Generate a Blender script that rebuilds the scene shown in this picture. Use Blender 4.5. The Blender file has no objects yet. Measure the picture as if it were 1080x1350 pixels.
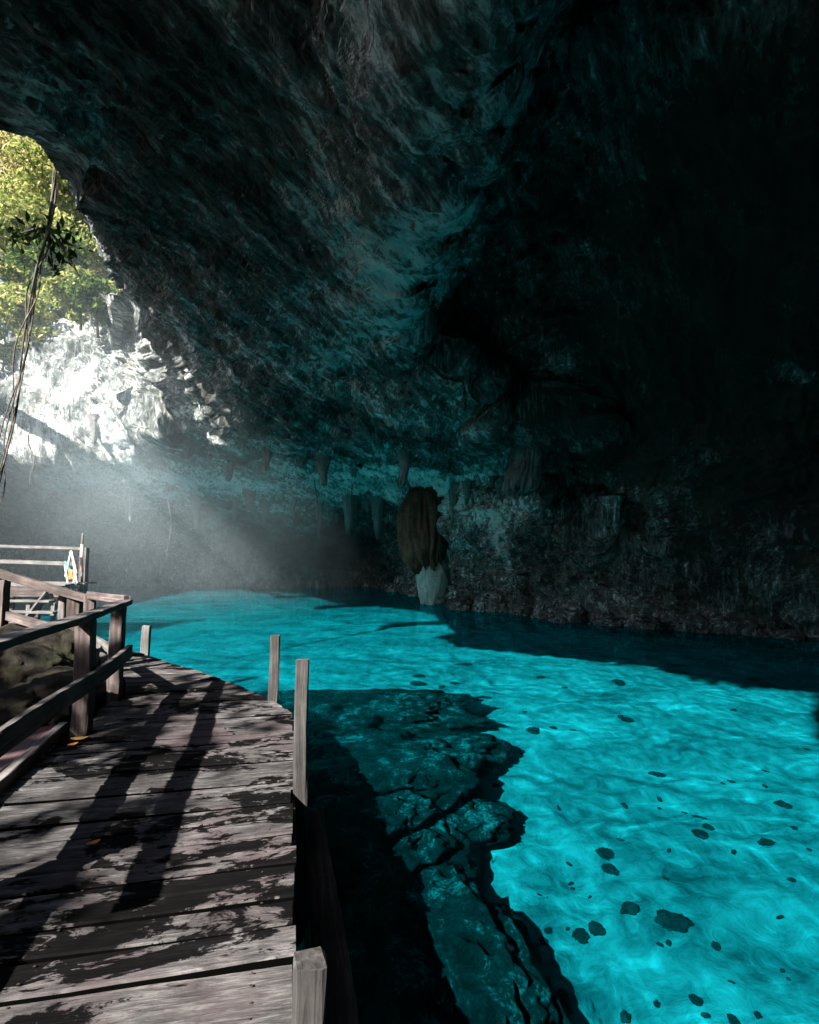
import bpy, math, random
import numpy as np
from mathutils import Vector, Matrix
random.seed(7); rng = np.random.default_rng(7)
sc = bpy.context.scene
COL = sc.collection
R = math.radians

# ------------------------------------------------------------------ camera model (photo 1080 x 1350)
F = 720.0; PITCH = math.atan(57/720); CZ = 2.0
CP, SP = math.cos(PITCH), math.sin(PITCH)
def ray(u, v):
    s = (u-540)/F; t = (675-v)/F
    return Vector((s, CP - t*SP, SP + t*CP))
def at(u, v, y):                       # point at forward distance y
    d = ray(u, v); k = y/d.y
    return Vector((d.x*k, y, CZ + d.z*k))
def onz(u, v, z):                      # point on the level z
    d = ray(u, v); k = (z-CZ)/d.z
    return Vector((d.x*k, d.y*k, z))

def under(u, v, z):                    # point seen through the calm water at depth z
    p = onz(u, v, 0); d = ray(u, v).normalized()
    c = -d.z; k = 1/1.33
    r = d*k + Vector((0, 0, 1))*(k*c - math.sqrt(1-k*k*(1-c*c)))
    return p + r*(z/r.z)
# ------------------------------------------------------------------ numpy noise
_perm = rng.permutation(256).astype(np.int64)
_perm = np.concatenate([_perm, _perm, _perm])
_grad = rng.normal(size=(256, 3)); _grad /= np.linalg.norm(_grad, axis=1)[:, None]
def perlin(p):
    p = np.asarray(p, float)
    i = np.floor(p).astype(np.int64); f = p - i
    w = f*f*f*(f*(f*6-15)+10)
    i &= 255
    out = 0
    for dx in (0, 1):
        wx = w[:, 0] if dx else 1-w[:, 0]
        for dy in (0, 1):
            wy = w[:, 1] if dy else 1-w[:, 1]
            for dz in (0, 1):
                wz = w[:, 2] if dz else 1-w[:, 2]
                h = _perm[_perm[_perm[(i[:, 0]+dx) & 255] + ((i[:, 1]+dy) & 255)] + ((i[:, 2]+dz) & 255)]
                g = _grad[h]
                out = out + wx*wy*wz*(g[:, 0]*(f[:, 0]-dx)+g[:, 1]*(f[:, 1]-dy)+g[:, 2]*(f[:, 2]-dz))
    return out*1.6
def fbm(p, octs=4, lac=2.1, gain=.5, ridge=False):
    a, s, tot = 1.0, 0, 0
    q = np.asarray(p, float)
    for o in range(octs):
        n = perlin(q + 17.3*o)
        if ridge: n = 1-2*np.abs(n)
        s = s + a*n; tot += a; a *= gain; q = q*lac
    return s/tot

# ------------------------------------------------------------------ object helpers
def tag(o, label=None, cat=None, group=None, kind=None):
    for k, v in (('label', label), ('category', cat), ('group', group), ('kind', kind)):
        if v: o[k] = v
    return o
def empty(name, loc, label, cat, group=None):
    o = bpy.data.objects.new(name, None); COL.objects.link(o)
    o.location = loc; o.empty_display_size = .1
    return tag(o, label, cat, group)
def mesh_obj(name, verts, faces, mat, parent=None, smooth=True, loc=None):
    me = bpy.data.meshes.new(name)
    me.from_pydata([tuple(v) for v in verts], [], [tuple(f) for f in faces])
    if smooth: me.polygons.foreach_set('use_smooth', [True]*len(me.polygons))
    me.materials.append(mat); me.update()
    o = bpy.data.objects.new(name, me); COL.objects.link(o)
    if loc is not None: o.location = loc
    if parent is not None: o.parent = parent
    return o
def local(parent, p):
    return Vector(p) - (parent.location if parent is not None else Vector((0, 0, 0)))
def grid_faces(nr, nc, mask=None, closed=False):
    r, c = np.meshgrid(np.arange(nr-1), np.arange(nc if closed else nc-1), indexing='ij')
    a = r*nc+c; b = r*nc+(c+1) % nc; d = (r+1)*nc+c; e = (r+1)*nc+(c+1) % nc
    f = np.stack([a, b, e, d], -1).reshape(-1, 4)
    return f
def np_mesh(name, V, Fq, mat, parent=None, smooth=True):
    me = bpy.data.meshes.new(name)
    V = np.asarray(V, np.float32); Fq = np.asarray(Fq, np.int32)
    used = np.unique(Fq); remap = -np.ones(len(V), np.int32); remap[used] = np.arange(len(used))
    V = V[used]; Fq = remap[Fq]
    n = Fq.shape[1]
    me.vertices.add(len(V)); me.vertices.foreach_set('co', V.ravel())
    me.loops.add(Fq.size); me.loops.foreach_set('vertex_index', Fq.ravel())
    me.polygons.add(len(Fq)); me.polygons.foreach_set('loop_start', np.arange(0, Fq.size, n, dtype=np.int32))
    me.update(calc_edges=True); me.validate()
    me.polygons.foreach_set('use_smooth', [smooth]*len(me.polygons))
    me.materials.append(mat)
    o = bpy.data.objects.new(name, me); COL.objects.link(o)
    if parent is not None: o.parent = parent
    return o

# wooden member, long axis = local X
def member_mesh(name, L, w, h, mat, seg=None, jit=.004, taper=1.0, cham=.006):
    seg = seg or max(2, int(L/.12))
    prof = []
    a, b, c = w/2, h/2, min(cham, w/4, h/4)
    for (y, z) in ((-a, -b+c), (-a+c, -b), (a-c, -b), (a, -b+c), (a, b-c), (a-c, b), (-a+c, b), (-a, b-c)):
        prof.append((y, z))
    V, Fc = [], []
    ph = random.uniform(0, 100)
    for i in range(seg+1):
        t = i/seg; k = 1+(taper-1)*t
        oy = jit*2*math.sin(ph+t*L*2.3); oz = jit*2*math.cos(ph*1.7+t*L*1.9)
        for (y, z) in prof:
            ex = random.uniform(-.008, .008) if i in (0, seg) else 0
            V.append((t*L+ex, y*k+oy+random.uniform(-jit, jit)*.5, z*k+oz+random.uniform(-jit, jit)*.5))
    for i in range(seg):
        for j in range(8):
            q = (j+1) % 8
            Fc.append((i*8+j, i*8+q, (i+1)*8+q, (i+1)*8+j))
    Fc.append(tuple(range(7, -1, -1))); Fc.append(tuple(seg*8+j for j in range(8)))
    me = bpy.data.meshes.new(name); me.from_pydata(V, [], Fc); me.materials.append(mat); me.update()
    return me
def member(name, p0, p1, w, h, mat, parent=None, roll=0, **kw):
    p0, p1 = Vector(p0), Vector(p1)
    d = p1-p0; L = d.length; x = d.normalized()
    up = Vector((0, 0, 1)) if abs(x.z) < .9 else Vector((0, 1, 0))
    y = up.cross(x).normalized(); z = x.cross(y)
    m = Matrix((x, y, z)).transposed().to_4x4() @ Matrix.Rotation(roll, 4, 'X')
    o = bpy.data.objects.new(name, member_mesh(name, L, w, h, mat, **kw)); COL.objects.link(o)
    if parent is not None: o.parent = parent
    m.translation = local(parent, p0); o.matrix_local = m
    return o
def tube_arrays(pts, rad, sides=7):
    pts = [Vector(p) for p in pts]; V, Fc = [], []
    n = len(pts)
    for i, p in enumerate(pts):
        t = (pts[min(i+1, n-1)]-pts[max(i-1, 0)]).normalized()
        a = Vector((0, 0, 1)) if abs(t.z) < .9 else Vector((1, 0, 0))
        x = a.cross(t).normalized(); y = t.cross(x)
        r = rad[i] if hasattr(rad, '__len__') else rad
        for k in range(sides):
            an = 2*math.pi*k/sides
            V.append(p + x*(r*math.cos(an)) + y*(r*math.sin(an)))
    for i in range(n-1):
        for k in range(sides):
            q = (k+1) % sides
            Fc.append((i*sides+k, i*sides+q, (i+1)*sides+q, (i+1)*sides+k))
    Fc.append(tuple(range(sides-1, -1, -1))); Fc.append(tuple((n-1)*sides+k for k in range(sides)))
    return V, Fc
class MB:
    def __init__(s): s.v, s.f = [], []
    def add(s, V, Fc):
        b = len(s.v); s.v += list(V); s.f += [tuple(b+i for i in f) for f in Fc]
    def build(s, name, mat, parent=None, smooth=True):
        off = parent.location if parent is not None else Vector((0, 0, 0))
        return mesh_obj(name, [Vector(v)-off for v in s.v], s.f, mat, parent, smooth)

# ------------------------------------------------------------------ materials
class NT:
    def __init__(s, name):
        s.m = bpy.data.materials.new(name); s.m.use_nodes = True
        s.t = s.m.node_tree; s.t.nodes.clear()
        s.out = s.t.nodes.new('ShaderNodeOutputMaterial')
    def n(s, typ, **kw):
        nd = s.t.nodes.new('ShaderNode'+typ)
        for k, v in kw.items():
            if k.startswith('i_'):
                key = k[2:]
                key = int(key) if key.isdigit() else key.replace('_', ' ')
                if hasattr(v, 'is_output') or isinstance(v, bpy.types.NodeSocket): s.t.links.new(v, nd.inputs[key])
                else: nd.inputs[key].default_value = v
            else: setattr(nd, k, v)
        return nd
    def link(s, a, b): s.t.links.new(a, b)
    def coords(s, scale=(1, 1, 1), rot=(0, 0, 0), kind='Object'):
        tc = s.n('TexCoord')
        mp = s.n('Mapping'); mp.inputs['Scale'].default_value = scale; mp.inputs['Rotation'].default_value = rot
        s.link(tc.outputs[kind], mp.inputs['Vector']); return mp.outputs[0]
    def noise(s, vec, scale, detail=6, rough=.6, dist=0.0):
        nd = s.n('TexNoise'); s.link(vec, nd.inputs['Vector'])
        nd.inputs['Scale'].default_value = scale; nd.inputs['Detail'].default_value = detail
        nd.inputs['Roughness'].default_value = rough; nd.inputs['Distortion'].default_value = dist
        return nd.outputs['Fac']
    def ramp(s, fac, stops):
        nd = s.n('ValToRGB'); s.link(fac, nd.inputs[0])
        el = nd.color_ramp.elements
        while len(el) < len(stops): el.new(.5)
        for e, (p, c) in zip(el, stops):
            e.position = p; e.color = (c, c, c, 1) if not hasattr(c, '__len__') else (*c, 1)
        return nd.outputs[0]
    def mix(s, fac, a, b, mode='MIX'):
        nd = s.n('Mix', data_type='RGBA', blend_type=mode)
        for sock, v in ((nd.inputs[0], fac), (nd.inputs[6], a), (nd.inputs[7], b)):
            if isinstance(v, bpy.types.NodeSocket): s.link(v, sock)
            elif hasattr(v, '__len__'): sock.default_value = (*v, 1)
            else: sock.default_value = v
        return nd.outputs[2]
    def math(s, op, a, b=0.0):
        nd = s.n('Math', operation=op)
        for i, v in enumerate((a, b)):
            if isinstance(v, bpy.types.NodeSocket): s.link(v, nd.inputs[i])
            else: nd.inputs[i].default_value = v
        return nd.outputs[0]
    def bump(s, h, strength=.5, dist=.05, normal=None):
        nd = s.n('Bump'); s.link(h, nd.inputs['Height'])
        nd.inputs['Strength'].default_value = strength; nd.inputs['Distance'].default_value = dist
        if normal is not None: s.link(normal, nd.inputs['Normal'])
        return nd.outputs[0]
    def principled(s, col, rough=.9, normal=None, spec=.3):
        p = s.n('BsdfPrincipled')
        for key, v in (('Base Color', col), ('Roughness', rough)):
            if isinstance(v, bpy.types.NodeSocket): s.link(v, p.inputs[key])
            elif hasattr(v, '__len__'): p.inputs[key].default_value = (*v, 1)
            else: p.inputs[key].default_value = v
        p.inputs['Specular IOR Level'].default_value = spec
        if normal is not None: s.link(normal, p.inputs['Normal'])
        s.link(p.outputs[0], s.out.inputs[0]); return s.m

def rock_material(name, dark, mid, pale, lo=.42, hi=.66, sc_=1.0, zs=.38, tint=None, tint_amt=.4, flow=False):
    t = NT(name)
    v0 = t.coords()
    v = t.coords((1, 1, zs))
    n2 = t.noise(v0, 9*sc_, 8, .7)
    if flow:
        tcb = t.n('TexCoord'); cb = t.n('CombineXYZ')                # along the bedding
        for i_, (d_, k_) in enumerate((((.55, .78, -.30), .16), ((.817, -.577, 0), 1.0), ((-.173, -.245, -.954), 1.0))):
            dt = t.n('VectorMath', operation='DOT_PRODUCT'); t.link(tcb.outputs['Object'], dt.inputs[0]); dt.inputs[1].default_value = d_
            t.link(t.math('MULTIPLY', dt.outputs['Value'], k_), cb.inputs[i_])
        vb = cb.outputs[0]
        vv = t.coords((1, 1, .18))                                   # down the drips
        big = t.noise(v0, .45, 5, .6, .5)
        s1 = t.noise(vb, 3.2, 7, .68, .3); s2 = t.noise(vv, 3.6, 7, .68, .3)
        vf = t.n('VectorMath', operation='MULTIPLY'); t.link(vb, vf.inputs[0]); vf.inputs[1].default_value = (2.4, 1, 1)
        f1 = t.noise(vf.outputs[0], 9, 7, .74, .5); f2 = t.noise(vv, 12, 6, .7, .3)
        ge = t.n('NewGeometry'); sp_ = t.n('SeparateXYZ'); t.link(ge.outputs['True Normal'], sp_.inputs[0])
        sel = t.math('ADD', t.math('MULTIPLY', t.math('ABSOLUTE', sp_.outputs[2]), -1.0), t.math('ADD', t.math('MULTIPLY', t.noise(v0, .8, 3, .5, 1.0), .8), .2))
        sel = t.ramp(sel, [(.0, 0.0), (.25, 1.0)])
        m1 = t.n('Mix', data_type='FLOAT'); t.link(sel, m1.inputs[0]); t.link(s1, m1.inputs[2]); t.link(s2, m1.inputs[3])
        m2 = t.n('Mix', data_type='FLOAT'); t.link(sel, m2.inputs[0]); t.link(f1, m2.inputs[2]); t.link(f2, m2.inputs[3])
        mid_n, fin_n = m1.outputs[0], m2.outputs[0]
        f = t.math('ADD', t.math('MULTIPLY', big, .28), t.math('MULTIPLY', mid_n, .34))
        f = t.math('ADD', f, t.math('MULTIPLY', fin_n, .38))
        fa = t.n('Attribute', attribute_name='stone_tone')  # calcite paleness plus light and shade painted in by position
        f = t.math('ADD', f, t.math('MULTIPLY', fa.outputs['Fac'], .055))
        hgt = t.math('ADD', t.math('MULTIPLY', mid_n, .9), t.math('MULTIPLY', fin_n, .5))
        hgt = t.math('ADD', hgt, t.math('MULTIPLY', t.noise(v0, 14, 6, .7), .3))
    else:
        big = t.noise(v, .55*sc_, 5, .6, .4); n1 = t.noise(v, 2.2*sc_, 9, .72, .6)
        f = t.math('ADD', t.math('MULTIPLY', big, .45), t.math('MULTIPLY', n1, .55))
        f = t.math('ADD', t.math('MULTIPLY', f, .75), t.math('MULTIPLY', n2, .25))
        hgt = t.math('ADD', t.noise(v, 4.5*sc_, 10, .75, 1.0), t.math('MULTIPLY', n2, .5))
    col = t.ramp(f, [(lo, dark), (lo+(hi-lo)*.55, mid), (hi, pale)])
    if tint:
        m = t.ramp(t.noise(v0, .9*sc_, 5, .6), [(.5, 0.0), (.68, tint_amt)])
        col = t.mix(m, col, tint)
    return t.principled(col, .92, t.bump(hgt, 1.0, (.2 if flow else .22)/sc_), .25)

def wood_material(name, c0, c1, c2, stain=.0, red=None, gs=1.0):
    t = NT(name)
    info = t.n('ObjectInfo')
    tc = t.n('TexCoord')
    add = t.n('VectorMath', operation='ADD'); t.link(tc.outputs['Object'], add.inputs[0])
    cmb = t.n('CombineXYZ'); t.link(t.math('MULTIPLY', info.outputs['Random'], 31.0), cmb.inputs[0]); t.link(t.math('MULTIPLY', info.outputs['Random'], 17.0), cmb.inputs[1])
    t.link(cmb.outputs[0], add.inputs[1])
    mp = t.n('Mapping'); mp.inputs['Scale'].default_value = (1.2, 22, 22); t.link(add.outputs[0], mp.inputs['Vector'])
    g = t.noise(mp.outputs[0], 1.6*gs, 8, .65, .7)
    b = t.noise(add.outputs[0], 3.0, 6, .65)
    col = t.ramp(t.math('ADD', t.math('MULTIPLY', g, .6), t.math('MULTIPLY', b, .4)), [(.36, c0), (.5, c1), (.64, c2)])
    if red:
        col = t.mix(t.ramp(t.noise(add.outputs[0], 1.7, 5, .6), [(.45, 0.0), (.62, .75)]), col, red)
    if stain:
        s_ = t.ramp(t.noise(add.outputs[0], 2.1, 7, .68, .5), [(.53, 0.0), (.6, stain)])
        col = t.mix(s_, col, (.012, .011, .011))
    return t.principled(col, .8, t.bump(g, .6, .012), .3)

M = {}
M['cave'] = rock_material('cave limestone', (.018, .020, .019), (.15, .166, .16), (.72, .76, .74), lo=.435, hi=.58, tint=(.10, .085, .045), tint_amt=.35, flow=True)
M['hang'] = rock_material('rusty dripstone', (.05, .018, .011), (.18, .08, .05), (.36, .19, .13), sc_=1.6, zs=.12)
M['column'] = rock_material('grey dripstone', (.07, .07, .07), (.21, .2, .19), (.42, .41, .4), sc_=1.6, zs=.15)
M['pale'] = rock_material('pale flowstone', (.3, .29, .27), (.5, .48, .45), (.7, .68, .64), sc_=1.5, zs=.3)
M['moss'] = rock_material('mossy boulder', (.008, .0075, .006), (.028, .022, .014), (.07, .055, .036), sc_=3.5, zs=1, tint=(.032, .04, .008), tint_amt=.7)
M['dark'] = rock_material('sunken rock', (.006, .008, .0075), (.03, .038, .036), (.34, .41, .39), lo=.43, hi=.62, sc_=4, zs=.5)
M['stone'] = rock_material('sunken stone', (.02, .026, .026), (.055, .07, .068), (.16, .2, .19), sc_=6, zs=1)
M['bank'] = rock_material('earth bank', (.012, .01, .008), (.045, .035, .025), (.12, .1, .08), sc_=2.5, zs=1, tint=(.03, .045, .012), tint_amt=.5)
M['wood'] = wood_material('weathered wood', (.02, .018, .0175), (.07, .064, .062), (.165, .152, .148))
M['palewood'] = wood_material('bleached wood', (.035, .033, .031), (.09, .086, .082), (.18, .172, .165))
M['redwood'] = wood_material('reddish wood', (.02, .015, .0145), (.07, .053, .05), (.17, .138, .128))
M['post'] = wood_material('weathered post', (.010, .009, .009), (.030, .028, .027), (.072, .069, .067))
M['darkwood'] = wood_material('wet dark wood', (.012, .01, .009), (.045, .034, .031), (.12, .09, .082))
M['pinkboard'] = wood_material('faded red boards', (.035, .022, .022), (.075, .045, .045), (.13, .1, .098), red=(.065, .02, .022))

def deck_material():
    t = NT('boardwalk planks')
    at_ = t.n('Attribute', attribute_name='tone')
    tc = t.n('TexCoord')
    rot = t.n('Mapping'); rot.inputs['Rotation'].default_value = (0, 0, -DECK_ANG); t.link(tc.outputs['Object'], rot.inputs['Vector'])
    sh = t.n('CombineXYZ'); t.link(t.math('MULTIPLY', at_.outputs['Fac'], 37.0), sh.inputs[0]); t.link(t.math('MULTIPLY', at_.outputs['Fac'], 5.0), sh.inputs[2])
    ad = t.n('VectorMath', operation='ADD'); t.link(rot.outputs[0], ad.inputs[0]); t.link(sh.outputs[0], ad.inputs[1])
    mp = t.n('Mapping'); mp.inputs['Scale'].default_value = (2.6, 17, 17); t.link(ad.outputs[0], mp.inputs['Vector'])
    g = t.noise(mp.outputs[0], 2.2, 9, .68, .8)
    mp2 = t.n('Mapping'); mp2.inputs['Scale'].default_value = (5, 75, 75); t.link(ad.outputs[0], mp2.inputs['Vector'])
    g2 = t.noise(mp2.outputs[0], 2.0, 5, .6)
    b = t.noise(ad.outputs[0], 3.3, 7, .7)
    f = t.math('ADD', t.math('MULTIPLY', g, .45), t.math('MULTIPLY', b, .35)); f = t.math('ADD', f, t.math('MULTIPLY', g2, .2))
    col = t.ramp(f, [(.36, (.014, .0135, .0135)), (.5, (.056, .0535, .0535)), (.64, (.17, .164, .163))])
    tone = t.ramp(at_.outputs['Fac'], [(0, .6), (1, 1.15)])
    col = t.mix(1.0, col, tone, 'MULTIPLY')
    pk = t.ramp(t.noise(tc.outputs['Object'], 1.3, 4, .6), [(.5, 0.0), (.66, .45)])
    col = t.mix(pk, col, (.075, .052, .057))
    # wet, rotten patches that spread along the grain and across neighbouring planks
    mw = t.n('Mapping'); mw.inputs['Scale'].default_value = (1.0, 2.1, 1); t.link(rot.outputs[0], mw.inputs['Vector'])
    w = t.noise(mw.outputs[0], 1.15, 8, .66, .6)
    w3 = t.noise(mw.outputs[0], 5.5, 7, .7, .8)
    w = t.math('ADD', t.math('MULTIPLY', w, .68), t.math('MULTIPLY', w3, .32))
    wm = t.ramp(w, [(.521, 0.0), (.543, .97)])
    col = t.mix(wm, col, (.0015, .0015, .0016))
    rough = t.ramp(wm, [(0, .85), (1, .72)])
    h = t.math('ADD', g, t.math('MULTIPLY', g2, .5))
    return t.principled(col, rough, t.bump(h, .7, .012), .02)

def water_material():
    t = NT('clear turquoise water')
    gl = t.n('BsdfGlass'); gl.inputs['Roughness'].default_value = 0; gl.inputs['IOR'].default_value = 1.33
    gl.inputs['Color'].default_value = (.07, .74, .83, 1)
    t.link(gl.outputs[0], t.out.inputs[0]); return t.m

def bed_material():
    t = NT('white limestone bed')
    v = t.coords((1, 1, 1))
    n1 = t.noise(v, .8, 8, .65, .8); n2 = t.noise(v, 4, 8, .7, 1.2)
    f = t.math('ADD', t.math('MULTIPLY', n1, .55), t.math('MULTIPLY', n2, .45))
    col = t.ramp(f, [(.36, (.05, .09, .095)), (.46, (.17, .21, .21)), (.6, (.35, .39, .385))])
    return t.principled(col, .95, t.bump(n2, .6, .08), .1)

def leaf_material(name, a, b, c):
    t = NT(name)
    geo = t.n('NewGeometry')
    col = t.ramp(geo.outputs['Random Per Island'], [(0, a), (.55, b), (1, c)])
    d = t.n('BsdfDiffuse'); t.link(col, d.inputs[0])
    tl = t.n('BsdfTranslucent'); t.link(col, tl.inputs[0])
    mx = t.n('MixShader'); mx.inputs[0].default_value = .35; t.link(d.outputs[0], mx.inputs[1]); t.link(tl.outputs[0], mx.inputs[2])
    t.link(mx.outputs[0], t.out.inputs[0]); return t.m
M['leaf'] = leaf_material('sunny leaves', (.10, .14, .035), (.22, .25, .07), (.40, .38, .15))
M['leaf2'] = leaf_material('deep green leaves', (.03, .06, .014), (.07, .12, .025), (.14, .18, .05))
M['leaf3'] = leaf_material('pale dry leaves', (.2, .2, .08), (.36, .32, .14), (.5, .44, .26))
M['leafd'] = leaf_material('dark broad leaves', (.012, .022, .008), (.03, .05, .014), (.06, .085, .03))
M['bark'] = rock_material('bark', (.03, .024, .02), (.09, .075, .06), (.2, .18, .15), sc_=6, zs=.2)
M['root'] = rock_material('aerial root bark', (.04, .035, .03), (.12, .105, .09), (.26, .24, .21), sc_=8, zs=.2)
def plain(name, col, rough=.6, spec=.3):
    t = NT(name)
    n = t.noise(t.coords(), 14, 5, .6)
    c = t.mix(t.ramp(n, [(.35, .0), (.7, .45)]), col, tuple(x*.45 for x in col))
    return t.principled(c, rough, t.bump(n, .3, .004), spec)
M['grime'] = plain('rotten board edge', (.0015, .0014, .0013), 1.0, .0)
M['nail'] = plain('rusty nail', (.03, .018, .012))
M['white'] = plain('white painted wood', (.36, .365, .36))
M['orange'] = plain('orange cloth', (.62, .22, .06))
M['green'] = plain('green cord', (.05, .3, .2))
M['pinkish'] = plain('pink peeling paint', (.6, .36, .3))
M['fallen'] = plain('orange dead leaf', (.55, .2, .05))
M['fallen2'] = plain('yellow dead leaf', (.6, .36, .09))

# ------------------------------------------------------------------ light
SUN = Vector((-.45, -.65, .60)).normalized()
w = bpy.data.worlds.new('World'); sc.world = w; w.use_nodes = True
nt = w.node_tree; bg = nt.nodes['Background']
sky = nt.nodes.new('ShaderNodeTexSky'); sky.sky_type = 'NISHITA'; sky.sun_disc = False
sky.sun_elevation = math.asin(SUN.z); sky.sun_rotation = math.atan2(SUN.x, SUN.y) % (2*math.pi)
nt.links.new(sky.outputs[0], bg.inputs[0]); bg.inputs[1].default_value = .05
sl = bpy.data.lights.new('sun', 'SUN'); sl.energy = 5.0; sl.angle = R(.5); sl.color = (1, .95, .88)
so = bpy.data.objects.new('sun', sl); COL.objects.link(so); so.rotation_euler = (-SUN).to_track_quat('-Z', 'Y').to_euler()
so.location = (-20, -30, 40)

# ------------------------------------------------------------------ cave shell
CAM = Vector((0, 0, CZ))
ctrl = []
def cp(u, v, y): ctrl.append(at(u, v, y))
def cz(u, v, z): ctrl.append(onz(u, v, z))
# waterline of the far and right walls, carried on below the water
for u, v in ((-300, 777), (-100, 775), (120, 773), (300, 773), (415, 774), (520, 776), (620, 797), (700, 806), (800, 816), (900, 824), (1000, 829), (1080, 834)):
    p = onz(u, v, 0); ctrl.append(p); ctrl.append(Vector((p.x, p.y, -3.5))*1.0)
# deep recess under the left overhang, the overhang and the bright wall above it
for u in (-100, 60, 200, 330, 450, 515): cp(u, 715, 38); cp(u, 668, 35); cp(u, 755, 36)
for u, y in ((-100, 28.5), (60, 28), (200, 27.5), (330, 26.5), (450, 25.5), (530, 25)): cp(u, 640, y)
for u, y in ((-100, 26), (60, 25.5), (150, 25), (250, 23.5), (400, 22), (540, 21)): cp(u, 598, y)
for u, y in ((-100, 27), (0, 26.5), (80, 26), (150, 24.5)): cp(u, 535, y)
for u, y in ((-100, 28.5), (20, 28), (90, 27), (150, 25.5), (210, 21)): cp(u, 460, y)
for u, y in ((40, 29), (100, 28), (140, 26)): cp(u, 408, y)
# roof: lip of the mouth and the low shelf behind it
for u, v, y in ((0, 190, 6.6), (30, 207, 7.4), (75, 236, 10.4), (100, 290, 13.2), (125, 350, 15.8), (147, 378, 17.4), (170, 400, 17.6),
                (0, 60, 5.6), (0, 0, 5.2), (150, 0, 5.3), (150, 120, 6.7), (150, 240, 8.6), (200, 320, 11), (240, 400, 13.2), (300, 460, 14.2),
                (300, 0, 5.2), (300, 150, 6.7), (320, 300, 9.2), (400, 400, 11.2), (470, 470, 13.4),
                (450, 0, 4.9), (450, 150, 6.2), (470, 280, 7.9), (480, 350, 9.2)): cp(u, v, y)
# hanging edge of the shelf, then the higher roof beyond it
shelf = ((690, -40, 4.0), (655, 40, 4.6), (640, 120, 5.2), (622, 190, 5.9), (590, 265, 7.0), (555, 325, 8.1), (522, 380, 9.5), (535, 430, 11.2), (575, 470, 12.6), (620, 500, 13.6))
for u, v, y in shelf: cp(u, v, y); cp(u-38, v-8, y*.99)
for (u, v, y), k in zip(shelf, (1.9, 1.9, 1.85, 1.8, 1.72, 1.6, 1.45, 1.32, 1.22, 1.15)): cp(u+20, v+8, y*k); cp(u+75, v+26, y*k*1.04)
# low brow across the middle with a pale recess sloping away behind it
for u, y in ((230, 18.5), (310, 17), (390, 16.2), (470, 15.8), (550, 15.4), (630, 15.0), (710, 14.8), (780, 14.8)): cp(u, 545, y-.6); cp(u, 566, y); cp(u, 578, y+3.6)
for u, v, y in ((820, 60, 7.0), (820, 200, 8.8), (820, 330, 10.6), (760, 430, 13), (820, 520, 14.2), (950, 0, 5.6), (960, 200, 8.0), (960, 350, 10),
                (960, 480, 12.2), (1080, 0, 5.3), (1080, 200, 7.4), (1080, 350, 9), (1080, 480, 11), (1080, 570, 12.4)): cp(u, v, y)
# slit recess right of the hanging rock, and the lower right wall
for u, v, y in ((860, 600, 15.2), (600, 612, 21), (650, 612, 20.2), (690, 612, 20), (740, 618, 19.4), (830, 655, 18.2),
                (640, 652, 21), (720, 660, 18.8), (800, 690, 17.2), (900, 715, 15.6), (600, 700, 23), (680, 745, 20.4), (800, 765, 17.8), (900, 775, 16),
                (960, 640, 14), (1000, 720, 14), (1080, 700, 12.8), (1080, 780, 13), (570, 640, 24)): cp(u, v, y)
# what the camera does not see: right side, behind, left rim
for p in ((13, 9, 0), (13, 9, 5), (14, 3, -1), (14, 2, 4), (13, -5, 0), (12, -6, 5), (7, -13, 0), (7, -13, 5), (9, 6, 8), (8, 1, 8.6), (7, -5, 8.4),
          (3, 1.5, 8.6), (0.5, 3.0, 8.5), (-1, 3.5, 8.4), (3, -3, 8.6), (0, 0, 9), (-3, 2, 8.6), (-6, 4, 8.5), (1, -14, 4), (-8, -17, 4), (-17, -12, 5), (-22, -3, 6), (-23, 8, 7),
          (-22, 17, 7), (-22, 23, 5), (-23, 8, 0), (-22, -3, 0), (-17, -12, 0), (-8, -17, 0), (1, -14, 0), (13, 9, -4), (14, 0, -4), (7, -13, -4), (-8, -17, -4), (-22, 0, -4), (-22, 17, -3)):
    ctrl.append(Vector(p))
A = np.array([(c-CAM)[:] for c in ctrl]); rad = np.linalg.norm(A, axis=1); D = A/rad[:, None]
keep = np.ones(len(D), bool)
K = np.linalg.norm(D[:, None]-D[None], axis=2)
n_ = len(D)
S = np.zeros((n_+4, n_+4)); S[:n_, :n_] = K - np.eye(n_)*.0008; S[:n_, n_] = 1; S[n_, :n_] = 1
S[:n_, n_+1:] = D; S[n_+1:, :n_] = D.T
sol = np.linalg.solve(S, np.concatenate([np.log(rad), np.zeros(4)]))
def shell_r(dirs):
    out = np.empty(len(dirs))
    for i in range(0, len(dirs), 20000):
        q = dirs[i:i+20000]
        k = np.linalg.norm(q[:, None]-D[None], axis=2)
        out[i:i+20000] = k@sol[:n_] + sol[n_] + q@sol[n_+1:]
    return np.exp(np.clip(out, math.log(3.5), math.log(60)))
def lines(segs):
    o = []
    for a, b, st in segs: o += list(np.arange(a, b, st))
    return np.array(o)
TH = lines(((-180, -60, 1.5), (-60, -42, .5), (-42, 42, .17), (42, 60, .5), (60, 180.1, 1.5)))
PH = lines(((-40, -14, 1.2), (-14, -8, .4), (-8, 46, .17), (46, 60, .5), (60, 89.6, 1.5)))
tt, pp = np.meshgrid(R(1)*TH, R(1)*PH, indexing='xy')          # rows = elevation
dirs = np.stack([np.sin(tt)*np.cos(pp), np.cos(tt)*np.cos(pp), np.sin(pp)], -1).reshape(-1, 3)
r0 = shell_r(dirs)
P0 = dirs*r0[:, None] + np.array(CAM)
NR, NC = len(PH), len(TH)
G = P0.reshape(NR, NC, 3)
du = np.gradient(G, axis=1); dv = np.gradient(G, axis=0)
N = np.cross(du, dv).reshape(-1, 3); N /= np.linalg.norm(N, axis=1)[:, None]+1e-9
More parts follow.
